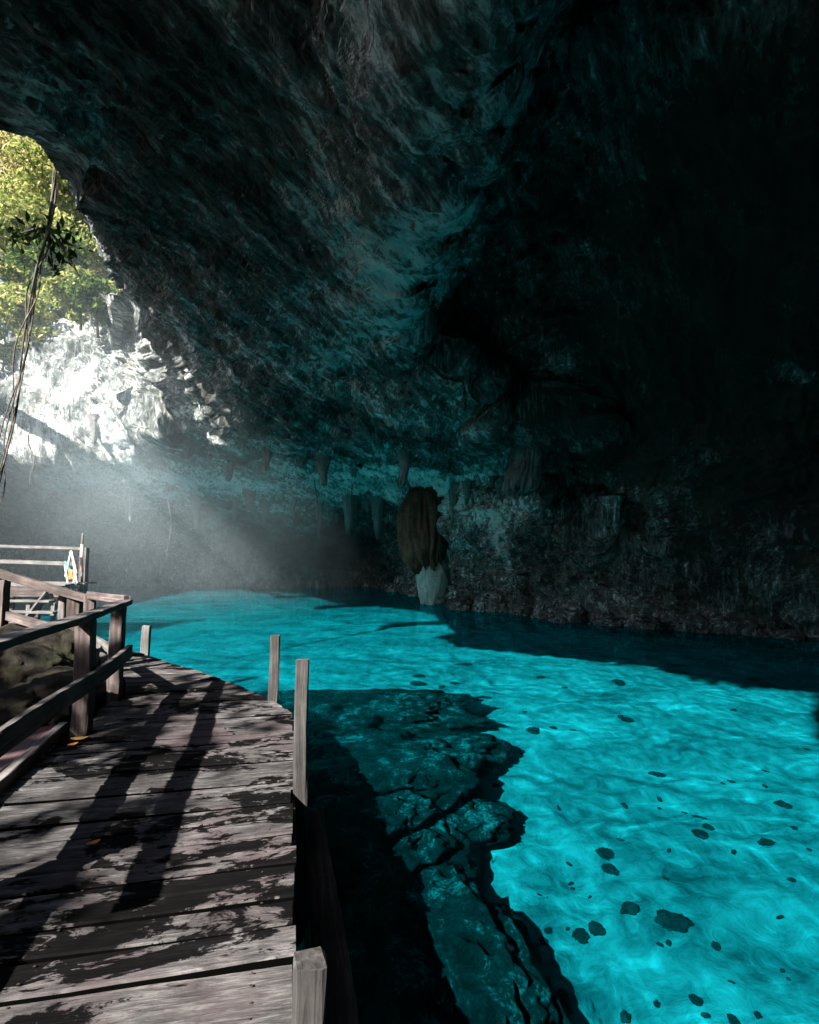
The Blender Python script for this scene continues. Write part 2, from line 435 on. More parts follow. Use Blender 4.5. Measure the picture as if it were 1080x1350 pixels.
N *= np.sign((N*-dirs).sum(1))[:, None]                         # into the cave
Nz = np.abs(N[:, 2])
Q = P0.copy()
warp = np.stack([fbm(Q*.25+9, 3), fbm(Q*.25+40, 3), fbm(Q*.25+80, 3)], -1)
Qw = Q + warp*1.1
gdir = np.array([.55, .78, -.30]); gperp = np.array([.817, -.577, 0]); gup = np.cross(gdir, gperp)
bedQ = np.stack([(P0+warp*.35)@gdir*.16, (P0+warp*.35)@gperp, (P0+warp*.35)@gup*.9], -1)
drip = Qw*np.array([1, 1, .35])                                 # drips and ribs run downhill
h = .30*fbm(Qw*.30, 4, ridge=True)
h += (.14+.36*(1-Nz))*fbm(drip*.9+5, 5, gain=.58, ridge=True)
h += Nz*(.46*fbm(bedQ*.8+21, 5, gain=.6, ridge=True)+.14*fbm(bedQ*3.4+71, 4, gain=.6, ridge=True))
strata = Qw*np.array([.22, .22, 1.5])
h += (.55*fbm(strata*.8+30, 5, gain=.55, ridge=True))*(1-Nz)**.5         # ledges on the walls
h += (.05+.10*(1-Nz))*fbm(drip*3.2+60, 4, gain=.62, ridge=True)
h += .08*fbm(Q*4.5+11, 3, gain=.6)
amp = np.clip(r0/14, .55, 1.35)
open_wall = np.clip((P0[:, 1]-17)/4, 0, 1)*np.clip((-8-P0[:, 0])/3, 0, 1)*np.clip((P0[:, 2]-4)/2, 0, 1)
h = h*(1-.45*open_wall) + open_wall*(.35*fbm(P0*np.array([.9, .9, .22])+90, 5, gain=.55, ridge=True)+.05*fbm(P0*3.5, 3))
# mouth of the cave: open between lo(azimuth) and hi(azimuth)
hole_hi = [(-180, 80), (-48, 37.5), (-43, 36), (-38.5, 33.7), (-36.8, 33.4), (-35.0, 32.6), (-33.2, 31.6), (-31.6, 29.8), (-29.3, 26.6), (-28.0, 24.2), (-27.6, 22), (180, 20)]
hole_lo = [(-180, 14), (-150, 14), (-120, 16), (-90, 16), (-60, 16), (-45, 16.5), (-38.5, 17.2), (-36.4, 17.9), (-35.4, 19.2), (-34.6, 21.0), (-32.5, 22.2), (-31.4, 22.9), (-30.4, 23.3), (-28.0, 23.8), (-27.6, 24), (180, 30)]
hole_plan = [(.7, -1.3), (-.2, -.5), (-1.6, 1.2), (-3.1, 3.2), (-4.6, 5.0), (-40, 43), (-70, 0), (-30, -40), (-9, -14.8), (-3.9, -6.9)]
def in_plan(x, y):
    r_ = np.zeros(len(x), bool)
    for (x0, y0), (x1, y1) in zip(hole_plan, hole_plan[1:]+hole_plan[:1]):
        c = ((y0 <= y) != (y1 <= y)); xi = x0+(x1-x0)*(y-y0)/((y1-y0) or 1e-9)
        r_ ^= c & (x < xi)
    return r_
thd = np.degrees(tt).ravel(); phd = np.degrees(pp).ravel()
hi = np.interp(thd, *zip(*hole_hi)); lo = np.interp(thd, *zip(*hole_lo))
edge_n = perlin(dirs*22)*.55 + perlin(dirs*60)*.25
plan_n = np.stack([1.3*perlin(P0*.35+4)+.6*perlin(P0*1.1+14), 1.3*perlin(P0*.35+44)+.6*perlin(P0*1.1+54)], -1)
rim_ok = (phd > lo+edge_n*.9)
front = (thd > -45) & (thd < -27.6)
inside = np.where(front & (phd < 60), rim_ok & (phd < hi+edge_n), in_plan(P0[:, 0]+plan_n[:, 0], P0[:, 1]+plan_n[:, 1]) & ((thd < -27.6) | (phd > 40)) & ((phd > lo+edge_n*.9) | (thd > -27.6)))
# hold the mouth's own outline steady: less relief close to its edge
dlip = np.minimum(np.abs(phd-hi), np.abs(phd-lo)) + np.where(thd > -27, (thd+27)*1.2, 0)
amp = amp*np.where(thd < 60, np.clip(.25+dlip/4.5, .25, 1), 1)
P1 = P0 + N*(h*amp)[:, None]
# below the water the wall drops straight down past the bed
G1 = P1.reshape(NR, NC, 3)
for c_ in range(NC):
    r_w = int(np.nonzero(G1[:, c_, 2] > 0)[0][0])
    for r_ in range(r_w):
        G1[r_, c_, :2] = G1[r_w, c_, :2]; G1[r_, c_, 2] = -.14*(r_w-r_)
P1 = G1.reshape(-1, 3)
Fq = grid_faces(NR, NC)
keepf = ~inside[Fq].all(axis=1)
Fq = Fq[keepf]
# thickness round the mouth: the roof edge folds up, the rim runs back as ground
e = np.concatenate([Fq[:, [0, 1]], Fq[:, [1, 2]], Fq[:, [2, 3]], Fq[:, [3, 0]]])
es = np.sort(e, axis=1); key = es[:, 0].astype(np.int64)*len(P1)+es[:, 1]
uq, inv, cnt = np.unique(key, return_inverse=True, return_counts=True)
be = e[cnt[inv] == 1]
def on_border(i):
    rr, cc = i//NC, i % NC
    return (rr == 0) | (rr == NR-1) | (cc == 0) | (cc == NC-1)
be = be[~(on_border(be[:, 0]) & on_border(be[:, 1]))]
mid = np.where(thd < -27.6, (lo+hi)/2, 20)
mid = np.where(thd < -45, lo+6, mid)
roof_v = phd > mid
ids = np.unique(be); nv = len(P1); V = [P1]; FX = [Fq]
base = P1; prev = {int(i): int(i) for i in ids}
for step in range(1, 7):
    newP = np.empty((len(ids), 3)); cur = {}
    for k, i in enumerate(ids):
        p = P1[i]; out = np.array([p[0], p[1], 0]); out /= np.linalg.norm(out)+1e-6
        if roof_v[i]:
            q = p + np.array([0, 0, .55*step]) - out*.12*step*step*.5
        else:
            q = p + out*(1.2*step+.5*step*step) + np.array([0, 0, .1*step + .22*step])
        newP[k] = q; cur[int(i)] = nv+k
    newP += .25*np.stack([perlin(newP*.8+3), perlin(newP*.8+33), perlin(newP*.8+63)], -1)
    V.append(newP)
    FX.append(np.array([(prev[int(b)], prev[int(a)], cur[int(a)], cur[int(b)]) for a, b in be if roof_v[a] == roof_v[b]]))
    nv += len(ids); prev = cur
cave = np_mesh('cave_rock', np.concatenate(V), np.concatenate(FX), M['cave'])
tag(cave, kind='structure')
# calcite on shelf edge, ledges and waterline, mixed with painted light and shade
vc = np.empty(len(cave.data.vertices)*3, np.float32); cave.data.vertices.foreach_get('co', vc); vc = vc.reshape(-1, 3).astype(float)
def near_line(pts, width):
    best = np.full(len(vc), 1e9)
    for a, b in zip(pts, pts[1:]):
        a, b = np.array(a[:]), np.array(b[:]); ab = b-a
        t_ = np.clip(((vc-a)@ab)/(ab@ab), 0, 1)
        best = np.minimum(best, np.linalg.norm(vc-a-t_[:, None]*ab, axis=1))
    return np.exp(-(best/width)**2)
calcite_shade = 3.4*near_line([at(500, -20, 4.8), at(585, 110, 5.5), at(560, 240, 7), at(515, 345, 9), at(500, 400, 10.6)], .8)  # calcite edge, paled further for the light it catches
calcite_shade = np.maximum(calcite_shade, 1.1*near_line([at(440, 410, 11.6), at(510, 480, 13.4), at(560, 520, 14.4)], .8))
calcite_shade -= 3.0*near_line([at(-80, 480, 28), at(60, 470, 27.5), at(110, 450, 26)], 4.0)  # sunlit wall painted darker to hold down its glare
calcite_shade = np.maximum(calcite_shade, 1.5*near_line([at(120, 615, 26.5), at(200, 620, 26), at(420, 605, 23), at(560, 605, 21.5), at(640, 605, 21), at(740, 612, 20)], 2.6)*1.5)  # recess band painted pale, as if lit from the water
calcite_shade = np.maximum(calcite_shade, .8*near_line([at(600, 700, 23), at(680, 745, 20.4), at(800, 770, 18)], 1.0))
calcite_shade = np.maximum(calcite_shade, 1.8*near_line([at(610, 605, 20.5), at(660, 606, 20.2), at(760, 616, 19.4), at(860, 645, 18)], 1.4))  # back of the slit painted pale for the glow round the column
calcite_shade = np.maximum(calcite_shade, .9*near_line([onz(610, 797, .2), onz(700, 806, .2), onz(900, 824, .2), onz(1060, 834, .2)], .45))
calcite_shade -= .9*near_line([at(300, 520, 15), at(480, 535, 14.6), at(640, 530, 14.2), at(800, 535, 14), at(1000, 540, 12)], 1.1)  # roof front painted darker so the brow stands out
calcite_shade -= .6*near_line([at(150, 150, 7), at(250, 300, 10), at(330, 420, 13)], 1.6)  # shade painted onto the underside of the shelf
calcite_shade -= 1.0*near_line([at(640, 720, 21), at(760, 730, 18.5), at(900, 735, 16), at(1060, 720, 13)], 2.0)  # shade painted onto the lower right wall
sst = lambda x, a, b: np.clip((x-a)/(b-a), 0, 1)**2*(3-2*np.clip((x-a)/(b-a), 0, 1))
calcite_shade -= 2.4*sst(vc[:, 0]-.05*vc[:, 1], .9, 4.5)*sst(vc[:, 2]+.22*np.clip(vc[:, 0]-2, 0, 9), 3.6, 6.0)  # light falloff painted into the upper right roof
calcite_shade -= .65*sst(vc[:, 0], 2.2, 4.5)*(1-sst(vc[:, 2], 3.5, 6))*sst(vc[:, 2], .5, 1.1)*sst(vc[:, 1], 8, 12)  # more painted shade on the right wall, clear of the waterline
# shade painted into the back recess and the high roof to the right
calcite_shade -= 1.5*near_line([at(-100, 720, 37), at(515, 720, 37)], 3.6)
calcite_shade -= .3*near_line([at(760, 60, 8), at(860, 260, 10), at(900, 420, 12)], 3.2)+.9*near_line([at(1000, -60, 5), at(1080, 300, 8.5), at(1080, 520, 12)], 2.5)
fa_ = cave.data.attributes.new('stone_tone', 'FLOAT', 'POINT'); fa_.data.foreach_set('value', (calcite_shade*(.6+.8*fbm(vc*.5+3, 3))).astype(np.float32))

# ------------------------------------------------------------------ pool bed and water
xs = np.concatenate([np.arange(-26, -6, .3), np.arange(-6, 12, .07), np.arange(12, 18, .3)])
ys = np.concatenate([np.arange(-16, 1, .4), np.arange(1, 14, .07), np.arange(14, 40, .25)])
gx, gy = np.meshgrid(xs, ys)
q = np.stack([gx, gy, 0*gx], -1).reshape(-1, 3)
def bed_z(q):
    z = -1.45 - .06*np.clip(q[:, 0]+1, 0, 9) - .02*np.clip(q[:, 1]-8, 0, 14)
    z = z + .26*fbm(q*.35+4, 3) + .16*fbm(q*1.1+8, 4, ridge=True) + .06*fbm(q*3.4+1, 4, ridge=True)
    return z
q[:, 2] = bed_z(q)
def bedz1(x, y): return float(bed_z(np.array([[x, y, 0.0]]))[0])
M['bed'] = bed_material()
bed = np_mesh('pool_bed', q, grid_faces(len(ys), len(xs)), M['bed']); tag(bed, kind='structure')
M['water'] = water_material()
wx = lines(((-26, -9, .25), (-9, -2, .1), (-2, 7, .05), (7, 12, .1), (12, 18.1, .25))); wy = lines(((-16, 1, .3), (1, 10, .05), (10, 16, .08), (16, 26, .12), (26, 42.1, .3)))
gx, gy = np.meshgrid(wx, wy)
q = np.stack([gx, gy, 0*gx], -1).reshape(-1, 3)
qw_ = q + .5*np.stack([perlin(q*.6+3), perlin(q*.6+50), 0*q[:, 0]], -1)
q[:, 2] = .011*perlin(qw_*np.array([.8, 1.0, 1])) + .0032*perlin(qw_*np.array([1.9, 2.5, 1])+9) + .0013*perlin(qw_*5.0+20) + .0008*perlin(qw_*9.5+33)
wat = np_mesh('water', q, grid_faces(len(wy), len(wx)), M['water']); tag(wat, kind='structure')
wat.cycles.is_caustics_caster = True
sl.cycles.is_caustics_light = True

# ------------------------------------------------------------------ boardwalk
ZD = .5
ax = Vector((-153/720, 1, 0)).normalized()        # along the walk
ay = Vector((ax.y, -ax.x, 0))                     # to the right, along the planks
DECK_ANG = math.atan2(ay.y, ay.x)
M['deck'] = deck_material()
outer = [onz(u, v, ZD) for u, v in ((387, 1300), (387, 940), (374, 932), (356, 922), (325, 907), (290, 894), (250, 881), (215, 870), (188, 862), (160, 855), (120, 843), (70, 831), (20, 822), (-60, 812))]
inner = [onz(u, v, ZD) for u, v in ((0, 1045), (88, 969), (150, 924), (140, 908), (112, 897), (84, 882), (40, 872), (-60, 862))]
o0 = outer[0]; i0 = inner[0]
poly = [o0 - ax*5] + outer + inner[::-1] + [i0 - ax*5]
def uv2(p): return (p.dot(ax), p.dot(ay))
poly2 = [uv2(p) for p in poly]
def spans(a):
    xs_ = []
    for (a0, b0), (a1, b1) in zip(poly2, poly2[1:]+poly2[:1]):
        if (a0 <= a) != (a1 <= a): xs_.append(b0+(b1-b0)*(a-a0)/(a1-a0))
    xs_.sort(); return list(zip(xs_[::2], xs_[1::2]))
walk = empty('boardwalk', (onz(387, 1035, ZD).x-1, 3.6, 0), 'weathered grey plank boardwalk curving along the turquoise water', 'boardwalk')
def planks(name, poly_spans, a_min, a_max, z, mat, parent, wmin=.13, wmax=.2, th=.045):
    V, Fc, tone, nails, sides_ = [], [], [], [], []
    a = a_min
    while a < a_max:
        wd = random.uniform(wmin, wmax); g = random.uniform(.014, .028)
        for (s0, s1) in poly_spans(a+wd/2):
            e0 = e1 = None
            for sp in poly_spans(a+.01):
                if abs(sp[0]-s0) < 1.2 and abs(sp[1]-s1) < 1.2: e0 = sp
            for sp in poly_spans(a+wd-g):
                if abs(sp[0]-s0) < 1.2 and abs(sp[1]-s1) < 1.2: e1 = sp
            e0 = e0 or (s0, s1); e1 = e1 or (s0, s1)
            ja, jb = random.uniform(-.02, .02), random.uniform(-.018, .014)
            n = max(2, int((s1-s0)/.14)); dz = random.uniform(-.007, .006); tilt = random.uniform(-.004, .004)
            ph = random.uniform(0, 99); tn = random.random()
            b = len(V)
            for i in range(n+1):
                t = i/n
                c0 = e0[0]+ja+(e0[1]+jb-e0[0]-ja)*t; c1 = e1[0]+ja+(e1[1]+jb-e1[0]-ja)*t
                wob = .003*math.sin(ph+c0*5.1)+.002*math.sin(ph*2+c0*13)
                zz = z+dz+tilt*(2*t-1)+.003*math.sin(ph+c0*2)
                A0, A1 = a+wob+random.uniform(0, .002), a+wd-g+wob*.7-random.uniform(0, .003)
                cup = .003
                for (aa, cc, z_) in ((A0, c0, zz-th), (A0, c0, zz-.006), (A0+.006, c0, zz+cup), ((A0+A1)/2, (c0+c1)/2, zz), (A1-.006, c1, zz+cup), (A1, c1, zz-.006), (A1, c1, zz-th)):
                    p = ax*aa+ay*cc; V.append(Vector((p.x, p.y, z_))); tone.append(tn)
            for i in range(n):
                for j in range(7):
                    k = (j+1) % 7
                    Fc.append((b+i*7+j, b+(i+1)*7+j, b+(i+1)*7+k, b+i*7+k))
                    if j in (0, 5): sides_.append(len(Fc)-1)
            Fc.append(tuple(b+j for j in range(7))); Fc.append(tuple(b+n*7+6-j for j in range(7)))
            for cn in (s1-.14, s1-.92, s1-1.7):
                if cn < s0+.1: continue
                for fr_ in (.28, .74):
                    an_, cc_ = a+wd*fr_+random.uniform(-.012, .012), cn+random.uniform(-.02, .02); bb = len(V)
                    rn = random.uniform(.0045, .0065)
                    for kk in range(8):
                        p = ax*(an_+rn*math.cos(kk*.785))+ay*(cc_+rn*math.sin(kk*.785)); V.append(Vector((p.x, p.y, z+dz+.0085))); tone.append(tn)
                    Fc.append(tuple(bb+kk for kk in range(8))); nails.append(len(Fc)-1)
        a += wd
    off = parent.location
    o = mesh_obj(name, [v-off for v in V], Fc, mat, parent, smooth=False)
    o.data.materials.append(M['nail'])
    o.data.materials.append(M['grime'])
    for i in nails: o.data.polygons[i].material_index = 1
    for i in sides_: o.data.polygons[i].material_index = 2
    at_ = o.data.attributes.new('tone', 'FLOAT', 'POINT'); at_.data.foreach_set('value', tone)
    return o
amin = min(p[0] for p in poly2); amax = max(p[0] for p in poly2)
planks('planking', spans, amin, amax, ZD, M['deck'], walk)
# fascia plank along the water side, joists beneath
def along(a, b, z): p = ax*a+ay*b; return Vector((p.x, p.y, z))
e_a0 = uv2(outer[0]); e_a1 = uv2(outer[1])
member('edge_board', along(e_a0[0]-3, e_a0[1]-.015, ZD-.13), along(e_a1[0]-.02, e_a1[1]-.015, ZD-.13), .04, .15, M['darkwood'], walk)
for b in (e_a0[1]-.35, e_a0[1]-1.4):
    member('joist', along(e_a0[0]-3, b, ZD-.14), along(e_a1[0]+1.0, b-.2, ZD-.14), .08, .17, M['darkwood'], walk)
for a in np.arange(e_a0[0]-2, e_a1[0]+.5, 1.3):
    member('pile', along(a, e_a0[1]-.30, -1.9), along(a, e_a0[1]-.30, ZD-.06), .11, .11, M['darkwood'], walk)
for p in outer[4:9:2]:
    q_ = p + Vector((-.25, -.35, 0))
    member('pile', (q_.x, q_.y, -1.9), (q_.x, q_.y, ZD-.06), .11, .11, M['darkwood'], walk)

# squat posts standing in the water along the deck edge
def post(u, v, ytop, y, wpx, label, z0=-1.7, mat='post', lean=(0, 0)):
    top = at(u, ytop, y); wd = wpx*y/F
    base = Vector((top.x-lean[0], top.y-lean[1], z0))
    e_ = empty('wooden_post', (base.x, base.y, z0), label, 'post', 'wooden posts along the edge of the boardwalk')
    member('post_shaft', base, top, wd, wd*.9, M[mat], e_, roll=R(12), jit=.006, cham=.01, seg=14)
    return e_
post(403, 0, 1270, 1.62, 40, 'near squared post cut low at the bottom edge of the picture beside the deck', lean=(0, 0))
post(399, 0, 869, 3.66, 17, 'tall pale post at the deck edge standing nearest in front of the turquoise water', lean=(-.03, 0))
post(361.5, 0, 838, 5.85, 12.5, 'slim post where the boardwalk edge begins to bend left')
post(194, 0, 825, 8.75, 10, 'short far post at the bend of the boardwalk before the dark water', mat='palewood')

# sunken beam that runs beside the deck
bm0 = along(e_a0[0]-.6, e_a0[1]+.19, .09); bm1 = along(4.35, e_a0[1]+.17, .02)
bo = empty('timber_beam', bm0, 'dark reddish timber beam lying low in the water along the deck side', 'beam')
member('beam_shaft', bm0, bm1, .14, .12, M['darkwood'], bo, jit=.007)

# ------------------------------------------------------------------ near railing
def rail_set(name, label, posts, top, mids, group=None):
    e_ = empty(name, posts[0][0], label, 'railing', group)
    return e_
pa = onz(104, 969, ZD); pb = onz(152, 923, ZD)
rdir = (pb-pa).normalized(); rr = Vector((rdir.y, -rdir.x, 0))
rail = empty('railing', pa, 'weathered two-bar wooden railing along the left edge of the boardwalk', 'railing', 'wooden railings')
Hh = .98
up = Vector((0, 0, 1))
member('post', pa-up*.3, pa+up*(Hh-.03)+Vector((.01, 0, 0)), .13, .13, M['redwood'], rail, roll=R(8), jit=.007)
member('post', pb-up*.3, pb+up*(Hh-.03), .12, .12, M['redwood'], rail, roll=R(8), jit=.007)
pn = pa-rdir*2.6
member('post', pn-up*.3, pn+up*(Hh-.03), .13, .13, M['wood'], rail, jit=.007)
member('top_rail', pa-rdir*3.4+up*Hh, pb+rdir*.28+up*Hh, .13, .055, M['wood'], rail, jit=.005)
member('mid_rail', pa-rdir*3.4+rr*.10+up*.47, pb+rdir*.12+rr*.10+up*.47, .05, .14, M['wood'], rail, jit=.005)
# return of the railing to the left
pc = onz(118, 787, ZD+Hh); pc.z = ZD
ret = empty('railing', pb, 'short pinkish railing turning left from the end post of the boardwalk railing', 'railing', 'wooden railings')
member('top_rail', pb+rdir*.3+up*(Hh+.03), pc+up*(Hh+.03), .06, .09, M['redwood'], ret)
member('mid_rail', pb+rdir*.1+up*.42, pc+up*.5, .05, .12, M['palewood'], ret)
member('post', pc-up*.4, pc+up*(Hh+.02), .12, .12, M['redwood'], ret, roll=R(20))
# stair railing climbing left from the corner post
st0 = pc+Vector((-.12, .12, 0)); 
def lv(u, v, y): return at(u, v, y)
srail = empty('railing', st0, 'dark stair railing sloping up to the left behind the mossy boulders', 'railing', 'wooden railings')
member('top_rail', lv(118, 790, 7.0), lv(-60, 738, 7.2), .07, .10, M['darkwood'], srail)
member('mid_rail', lv(86, 832, 7.0), lv(-60, 792, 7.2), .07, .11, M['redwood'], srail)
p_ = lv(100, 786, 7.1); member('post', (p_.x, p_.y, .1), p_, .15, .15, M['darkwood'], srail, roll=R(15))
p_ = lv(83, 782, 7.2); member('post', (p_.x, p_.y, .1), p_, .08, .08, M['wood'], srail)
p_ = lv(4, 765, 7.1); member('post', (p_.x, p_.y, .1), p_, .13, .13, M['redwood'], srail)

# kick board and the side platform of faded red boards left of the walk
kb0 = onz(-60, 1100, ZD); kb1 = onz(90, 968, ZD)
ramp = empty('side_platform', onz(20, 1000, ZD), 'faded red board platform left of the boardwalk under the lower rail', 'platform')
kdir = (kb1-kb0).normalized(); kl = Vector((-kdir.y, kdir.x, 0))
member('kick_board', kb0-kdir*1.2+up*.045+kl*.03, kb1+up*.045+kl*.03, .07, .10, M['wood'], ramp)
for i in range(5):
    a0 = kb0-kdir*1.2+kl*(.15+.155*i)+up*(.06+.004*i); a1 = kb1+kdir*(.02-.12*i+random.uniform(-.05, .05))+kl*(.15+.155*i)+up*(.06+.004*i)
    member('board', a0, a1, .148, .035, M['pinkboard'] if i != 0 else M['pinkboard'], ramp)

# ------------------------------------------------------------------ landing far left with steps and its railing
LY = 14.4; LZ = 1.22
land = empty('landing', at(40, 775, LY), 'sunlit white plank landing with steps at the far left beyond the railing', 'landing')
xr = at(86, 775, LY).x
for i in range(9):
    y = LY+.17*i
    member('board', (xr-7, y, LZ), (xr+random.uniform(-.05, .05), y, LZ), .16, .04, M['palewood'], land)
member('fascia', (xr-7, LY-.1, LZ-.17), (xr-.02, LY-.1, LZ-.17), .04, .26, M['darkwood'], land)
for i, (z, x1) in enumerate(((.84, at(68, 789, 13.9).x), (.60, at(74, 800, 13.6).x), (.36, at(78, 812, 13.3).x))):
    member('tread', (xr-7, LY-.45-.33*i, z), (x1, LY-.45-.33*i, z), .27, .05, M['palewood'], land)
for k, u in enumerate((72, 40, 6)):
    p_ = at(u, 782, 13.95); member('support', (p_.x, p_.y, -1.2), (p_.x, p_.y, .80), .1, .1, M['palewood'], land)
    p_ = at(u, 782, 14.4); member('support', (p_.x, p_.y+.3, -1.2), (p_.x, p_.y+.3, LZ-.03), .12, .12, M['darkwood'], land)
member('stringer', (xr-.35, LY-.15, LZ-.2), (xr-.3, LY-1.3, .15), .06, .22, M['wood'], land)
lrail = empty('railing', (xr, LY+1.2, LZ), 'pale two-bar railing along the far landing', 'railing', 'wooden railings')
yb = LY+1.3
pt = at(112, 722, yb); ptm = at(0, 740, yb)
member('post', (pt.x, yb, -1.2), (pt.x, yb, pt.z), .19, .17, M['wood'], lrail)
member('top_rail', at(-150, 714, yb), at(117, 724, yb), .06, .08, M['palewood'], lrail)
member('mid_rail', at(-150, 737, yb), at(100, 743, yb), .06, .11, M['palewood'], lrail)
p_ = at(-60, 720, yb); member('post', (p_.x, yb, LZ-.1), p_, .12, .12, M['wood'], lrail)

# leaning stick and the white A-shaped frame at the post
yk = LY+1.0
stick = empty('pole', at(108, 775, yk), 'thin leaning pole with peeling pink paint at the landing post', 'pole')
s0, s1 = at(108, 778, yk), at(109.5, 703, yk)
V, Fc = tube_arrays([s0, s0.lerp(s1, .35), s0.lerp(s1, .7)+Vector((-.03, 0, 0)), s1], [.03, .035, .034, .03], 8)
m_ = MB(); m_.add(V, Fc); m_.build('pole_shaft', M['palewood'], stick)
V, Fc = tube_arrays([s0.lerp(s1, .32), s0.lerp(s1, .55)+Vector((-.022, 0, 0)), s0.lerp(s1, .8)+Vector((-.02, 0, 0))], [.042, .043, .04], 8)
m_ = MB(); m_.add(V, Fc); m_.build('paint_band', M['pinkish'], stick)
fr = empty('rack', at(94, 778, yk), 'white A-shaped rack with orange piece at the landing post', 'rack')
yk2 = yk-.25
for (u0, v0, u1, v1) in ((86, 760, 94, 726), (103, 772, 94, 726), (86, 745, 92, 778), (99, 748, 96, 780), (87, 772, 103, 774)):
    member('frame_bar', at(u0, v0, yk2), at(u1, v1, yk2), .05, .05, M['white'], fr)
a_, b_ = at(90.5, 764, yk2), at(97, 751, yk2)
V = []
for s in range(9):
    for t_ in range(7):
        x = a_.x+(b_.x-a_.x)*s/8; z = a_.z+(b_.z-a_.z)*t_/6
        V.append((x, yk2-.02+.02*math.sin(s*1.3+t_*.7), z))
o = mesh_obj('orange_cloth', [local(fr, v) for v in V], [(s*7+t_, (s+1)*7+t_, (s+1)*7+t_+1, s*7+t_+1) for s in range(8) for t_ in range(6)], M['orange'], fr)
sm_ = o.modifiers.new('s', 'SOLIDIFY'); sm_.thickness = .03
member('crossbar', at(95, 727, yk2), at(101, 756, yk2), .045, .045, M['pinkish'], fr)
V, Fc = tube_arrays([at(86, 740, yk2), at(88, 744, yk2), at(93, 752, yk2), at(103, 755, yk2)], .025, 6)
m_ = MB(); m_.add(V, Fc); m_.build('cord', M['green'], fr)

# ------------------------------------------------------------------ boulders
import bmesh
def boulder_mesh(name, sx, sy, sz, mat, seed, sub=5, rough=.22, fine=.06):
    bm = bmesh.new(); bmesh.ops.create_icosphere(bm, subdivisions=sub, radius=1)
    P = np.array([v.co[:] for v in bm.verts])
    off = seed*13.7
    d = 1 + rough*fbm(P*1.1+off, 3) + rough*.6*fbm(P*2.3+off+7, 3, ridge=True) + fine*fbm(P*6+off, 3, ridge=True)
    P = P*d[:, None]
    P = np.sign(P)*np.abs(P)**.9
    for v, p in zip(bm.verts, P): v.co = (p[0]*sx, p[1]*sy, p[2]*sz)
    me = bpy.data.meshes.new(name); bm.to_mesh(me); bm.free()
    me.polygons.foreach_set('use_smooth', [True]*len(me.polygons)); me.materials.append(mat)
    return me
def boulder(name, loc, s, mat, seed, label, cat, group=None, rot=0, **kw):
    o = bpy.data.objects.new(name, boulder_mesh(name, *s, mat, seed, **kw)); COL.objects.link(o)
    o.location = loc; o.rotation_euler = (0, 0, rot); tag(o, label, cat, group); return o
g_ = 'mossy boulders left of the boardwalk'
def bpos(u, v, y): return at(u, v, y)
boulder('boulder', at(62, 885, 5.9), (.42, .42, .40), M['moss'], 1, 'large brown mossy boulder between the two rails near the railing post', 'boulder', g_, .3)
boulder('boulder', at(22, 905, 5.4), (.40, .40, .36), M['moss'], 2, 'mossy boulder with pinkish top at the left edge under the top rail', 'boulder', g_, 1.2)
boulder('boulder', at(70, 925, 5.2), (.36, .3, .28), M['moss'], 3, 'low dark boulder just above the lower rail beside the railing post', 'boulder', g_, 2)
boulder('boulder', at(130, 912, 5.95), (.22, .22, .22), M['moss'], 4, 'small dark boulder between the two railing posts at deck level', 'boulder', g_, 2.6)
boulder('boulder', at(5, 950, 4.9), (.4, .35, .28), M['moss'], 5, 'dark boulder under the lower rail at the left edge', 'boulder', g_, .8)
boulder('boulder', at(35, 855, 7.2), (.55, .4, .3), M['moss'], 6, 'rounded dark boulder behind the top rail near the far planks', 'boulder', g_, .4)

# earth and rock bank left of and behind the walk
bx = np.arange(-25, -1.4, .16); by = np.arange(-15, 15, .16)
gx, gy = np.meshgrid(bx, by)
q = np.stack([gx, gy, 0*gx], -1).reshape(-1, 3)
edge = np.interp(q[:, 1], [-15, 1, 4.7, 5.9, 6.6, 8, 15], [1.0, -1.6, -2.55, -2.85, -4.7, -7.5, -13])
dd = edge-q[:, 0]
z = -1.7+np.clip(dd, -1, 2)*1.15 + np.clip(dd-2.5, 0, 20)*.16
q[:, 2] = np.minimum(z, .35+np.clip(dd-1, 0, 30)*.2) + .18*fbm(q*.8, 4, ridge=True)+.07*fbm(q*2.6+5, 4)
q[:, 2] = np.where(dd < 1.2, np.minimum(q[:, 2], .33), q[:, 2])
bank = np_mesh('bank', q, grid_faces(len(by), len(bx)), M['bank']); tag(bank, kind='structure')

# ------------------------------------------------------------------ things under the water
g_ = 'sunken dark rocks beside the boardwalk'
def sunk(u, v, zb, s, seed, label, rot=0, **kw):
    p = under(u, v, zb); return boulder('sunken_rock', p, s, M['dark'], seed, label, 'rock', g_, rot, **dict(dict(rough=.5, fine=.14), **kw))
sunk(602, 1285, -1.15, (.42, .85, .42), 11, 'big rounded submerged rock with streaky top right of the timber beam', .30)
sunk(535, 1092, -1.1, (.75, .33, .32), 12, 'flat submerged rock ledge ending in a point at the edge of the bright water', .12)
sunk(535, 985, -1.1, (.95, .46, .36), 13, 'broken dark submerged rock reaching furthest into the bright water', -.1)
sunk(480, 1020, -.9, (.9, .8, .5), 14, 'dark submerged rock close behind the tall deck post', .5)
sunk(460, 935, -.8, (1.5, .8, .45), 15, 'long dark submerged shelf below the bend of the boardwalk', .0)
sunk(500, 1250, -1.2, (.5, .9, .4), 16, 'dark submerged rock lying between the timber beam and the big streaky rock', .2)
sunk(470, 1120, -1.0, (.8, .7, .45), 17, 'dark submerged rock beside the far end of the timber beam', .9)

